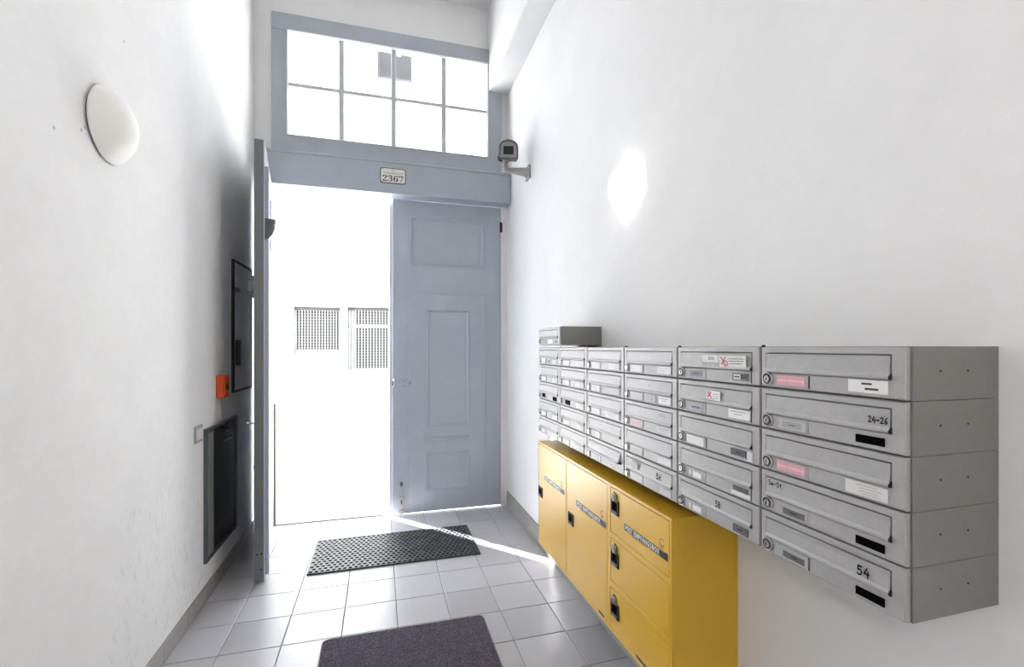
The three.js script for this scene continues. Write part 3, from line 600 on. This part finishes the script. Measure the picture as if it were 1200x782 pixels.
// ---------------------------------------------------------------- yellow parcel cabinet
{
  const z0 = -2.803, z1 = -1.397, y0 = 0.37, y1 = 1.015, XF = 0.972;
  const t = thing('parcel_cabinet', 'long yellow metal parcel cabinet with five doors under the letterboxes', 'parcel cabinet', [XF, y0, z0]);
  const L = z1 - z0, h = y1 - y0, zz = (z) => z - z0, yy = (y) => y - y0;
  const doors = [[-2.796, -2.352, 0.384, 1.002], [-2.343, -1.873, 0.384, 1.002], [-1.842, -1.409, 0.803, 1.002], [-1.842, -1.409, 0.59, 0.78], [-1.842, -1.409, 0.384, 0.563]];
  part('carcass', metreUV(rb(0.016, XR - XF - 0.0005, 0, h, 0, L, 0.002)), M.yellow, t);
  part('gap_shade', bx(0.0152, 0.0164, 0.006, h - 0.006, 0.004, L - 0.004), M.dark, t, 'dark sheet painting the shade in the door gaps');  // dark sheet stands in for the shade inside the narrow door gaps
  part('front_frame', metreUV(plate(rectShape(0, L, 0, h, doors.map(([a, b, c, d]) => [zz(a), zz(b), yy(c), yy(d)])), 0.0158, 0.0012).rotateY(-Math.PI / 2).translate(0.0158, 0, 0)), M.yellow, t);
  const bandC = canvas(1024, 160), bc = bandC.getContext('2d');
  bc.clearRect(0, 0, 1024, 160); parcelBand(bc);
  bc.fillStyle = 'rgba(120,112,100,0.75)'; bc.font = 'bold 30px sans-serif'; bc.fillRect(160, 116, 420, 10);
  const bandMat = std({ map: tex(bandC, true, false), transparent: true, roughness: 0.4 });
  const hornC = canvas(128, 192), hc = hornC.getContext('2d'); hc.clearRect(0, 0, 128, 192); hc.strokeStyle = 'rgba(208,120,96,0.75)'; hc.lineWidth = 13; hc.lineCap = 'round';
  hc.beginPath(); hc.arc(74, 84, 40, 0.6, 5.6); hc.stroke(); hc.beginPath(); hc.moveTo(30, 96); hc.lineTo(86, 168); hc.stroke(); hc.beginPath(); hc.moveTo(104, 118); hc.lineTo(48, 160); hc.stroke();
  const hornMat = std({ map: tex(hornC, true, false), transparent: true, roughness: 0.5 });
  const full = [0, 0, 1, 1];
  doors.forEach(([a, b, c, d], i) => {
    const g = 0.003, door = part('door', metreUV(rb(0.0006, 0.015, yy(c) + g, yy(d) - g, zz(a) + g, zz(b) - g, 0.0014)), M.yellow, t);
    const ly = i < 2 ? yy(0.672) : yy([0.893, 0.67, 0.45][i - 2]), lz = zz(a) + (i === 0 ? 0.003 : i === 1 ? 0.034 : 0.012), lh = 0.062, lw = 0.063;
    part('latch', [plate(rectShape(lz, lz + lw, ly, ly + lh, [[lz + 0.008, lz + lw - 0.008, ly + 0.016, ly + lh - 0.008]]), 0.006, 0.001).rotateY(-Math.PI / 2).translate(0.0008, 0, 0)], M.dark, door, 'black recessed latch');
    part('latch_cup', rb(-0.001, 0.001, ly + 0.004, ly + lh - 0.004, lz + 0.004, lz + lw - 0.004, 0.0005), M.blackLabel, door);
    part('latch_lip', rb(-0.0075, -0.004, ly + 0.004, ly + 0.014, lz + 0.01, lz + lw - 0.008, 0.001), M.hatchFrame, door);
    if (i > 1) part('lock_barrel', [cyl(0.013, 0.014, 0.012, 20).rotateZ(Math.PI / 2).translate(-0.005, ly + lh + 0.008, lz + 0.03), rb(-0.008, 0.0005, ly + lh - 0.004, ly + lh + 0.026, lz + 0.012, lz + 0.048, 0.003), rb(-0.006, 0.0005, ly + lh + 0.022, ly + lh + 0.034, lz + 0.02, lz + 0.034, 0.002)], M.silver, door, 'metal lock barrel');
    if (i < 3) {
      const [p, q, r0, r1] = [[-2.69, -2.372, 0.784, 0.826], [-2.21, -1.884, 0.78, 0.828], [-1.722, -1.418, 0.84, 0.885]][i];
      part('lettering', inkGeo(0.0002, yy(r0), yy(r1), zz(p), zz(q), full), bandMat, door);
      part('emblem', inkGeo(0.0002, yy(r1 - 0.006), yy(r1 + 0.05), zz(q) - 0.062, zz(q) - 0.018, full), hornMat, door);
    }
    if (i === 1 || i === 4) {
      part('small_print', [inkGeo(0.0002, yy(0.388), yy(0.4), zz(i === 1 ? -1.956 : -1.63), zz(i === 1 ? -1.9 : -1.56), D.plateMark)], cardMat, door);
    }
  });
  part('mounting_rail', metreUV(rb(0.06, XR - XF - 0.001, -0.03, 0.0, 0.03, L - 0.03, 0.003)), M.dark, t, 'dark rail underneath');
}

// ---------------------------------------------------------------- mats
{
  const t = thing('rubber_mat', 'black perforated rubber ring mat on the tiles by the gateway', 'door mat', [0.127, 0.0, -3.842], 0);
  const w = 1.252, d = 0.6, s = rectShape(-w / 2, w / 2, -d / 2, d / 2), px = 0.0385, pz = 0.0385, r = 0.0132;
  let row = 0;
  for (let y = -d / 2 + 0.022; y < d / 2 - 0.016; y += pz, row++) for (let x = -w / 2 + 0.022 + (row % 2 ? px / 2 : 0); x < w / 2 - 0.018; x += px) {
    const p = []; for (let k = 0; k < 6; k++) { const a = -k / 6 * Math.PI * 2; p.push(new THREE.Vector2(x + r * 1.02 * Math.cos(a), y + r * 0.95 * Math.sin(a))); }
    s.holes.push(new THREE.Path(p));
  }
  part('rubber_grid', plate(s, 0.013, 0.0022).rotateX(-Math.PI / 2), M.mat, t);
  const c = thing('carpet_mat', 'dark grey purple carpet mat with rounded corners in the foreground of the passage', 'door mat', [0.145, 0.0, -2.325]);
  const cw = 0.446, cd = 0.4, cr = 0.03, q = new THREE.Shape();
  const rr = (S, a, b, k) => { S.moveTo(-a + k, -b); S.lineTo(a - k, -b); S.quadraticCurveTo(a, -b, a, -b + k); S.lineTo(a, b - k); S.quadraticCurveTo(a, b, a - k, b); S.lineTo(-a + k, b); S.quadraticCurveTo(-a, b, -a, b - k); S.lineTo(-a, -b + k); S.quadraticCurveTo(-a, -b, -a + k, -b); };
  rr(q, cw, cd, cr);
  part('backing', metreUV(new THREE.ExtrudeGeometry(q, { depth: 0.003, bevelEnabled: true, bevelSize: 0.004, bevelThickness: 0.001, bevelSegments: 1 }).rotateX(-Math.PI / 2).translate(0, 0.0015, 0)), M.carpetEdge, c, 'paler backing edge');
  const q2 = new THREE.Shape(); rr(q2, cw - 0.007, cd - 0.007, cr);
  part('pile', metreUV(new THREE.ExtrudeGeometry(q2, { depth: 0.006, bevelEnabled: true, bevelSize: 0.003, bevelThickness: 0.003, bevelSegments: 2 }).rotateX(-Math.PI / 2).translate(0, 0.0045, 0)), M.carpet, c);
}

// ---------------------------------------------------------------- outside the gateway
struct('pavement', 'pale courtyard pavement outside the gateway', metreUV(bx(-16, 16, -0.2, -0.006, -24, ZF - 0.034)), M.pavement);
{
  const t = thing('building', 'pale low building with grated windows across the courtyard', 'building', [0, 0, -13]);
  const holes = [[-2.16, -1.006, 1.07, 2.68], [-0.84, 0.42, 0.99, 2.7], [0.62, 1.9, 0.99, 2.7]];
  part('wall', [metreUV(plate(rectShape(-12, 12, -0.1, 6, holes), 0.35).translate(0, 0, -0.35)), metreUV(bx(-12, 12, -0.1, 6, -4, -0.36))], M.facade, t);
  part('roof', metreUV(bx(-12.2, 12.2, 6, 6.15, -4.2, 0.2)), M.plinth, t);
  part('plinth', metreUV(bx(-12, 12, 0.0, 0.9, 0, 0.05)), M.plinth, t, 'bluish painted base of the wall');
  holes.forEach(([a, b, c, d], i) => {
    const low = i === 0 ? 1.5 : c, w = part('window', [bx(a, b, c, d, -0.36, -0.33)], M.darkInterior, t);  // dark sheet painted as the unlit interior behind the grating
    part('top_strip', [bx(a, b, d - 0.08, d, -0.3, -0.18)], M.windowTopGrey, w, 'dark grey strip along the window top');  // dark grey strip across the top of the window recess
    part('window_frame', [bx(a, a + 0.06, low, d, -0.3, -0.22), bx(b - 0.04, b, low, d, -0.3, -0.22), bx(a, b, low - (i ? 0 : 0.06), low + 0.06, -0.3, -0.2)].concat(i ? [bx(a, b, 2.16, 2.24, -0.3, -0.22), bx(a, a + 0.2, c, d, -0.32, -0.24)] : []), M.grille, w);
    const g = [], s = (b - a - 0.1) / 15;
    for (let k = 0; k <= 15; k++) g.push(bx(a + 0.05 + k * s - s * 0.2, a + 0.05 + k * s + s * 0.2, low + 0.05, d - 0.06, -0.215, -0.2));
    for (let y = low + 0.1; y < d - 0.08; y += 0.075) g.push(bx(a + 0.04, b - 0.04, y, y + 0.009, -0.205, -0.195));
    part('grating', g, M.grille, w);
    if (!i) part('window_sill', [new THREE.ExtrudeGeometry(new THREE.Shape([[0, 1.07], [0.33, 1.07], [0.33, 1.45], [0.28, 1.45]].map((p) => new THREE.Vector2(...p))), { depth: b - a, bevelEnabled: false }).rotateY(-Math.PI / 2).translate(b, 0, 0).rotateY(0).translate(0, 0, -0.33)], M.sill, w);
  });
}
{
  const t = thing('gate_lantern', 'square grey hanging lantern outside the transom window', 'lantern', [0.15, 4.95, -5.2]);
  part('mounting', [rb(-0.14, 0.14, -0.15, 0, -0.05, 0.05, 0.006), cyl(0.02, 0.02, 0.02, 12).translate(0, -0.15, 0)], M.whitePlastic, t, 'white mounting bracket');
  part('shade', [metreUV(rb(-0.177, 0.177, -0.48, -0.155, 0.06, 0.1, 0.006))], M.lantern, t);
  part('rim', [plate(rectShape(-0.18, 0.18, -0.483, -0.15, [[-0.155, 0.155, -0.458, -0.175]]), 0.02, 0.003).translate(0, 0, 0.09)], M.hatchFrame, t);
  part('bulb_cap', new THREE.SphereGeometry(0.028, 16, 12).translate(0.042, -0.21, 0.105), M.whitePlastic, t, 'white round cap');
}

renderer.render(scene, camera);
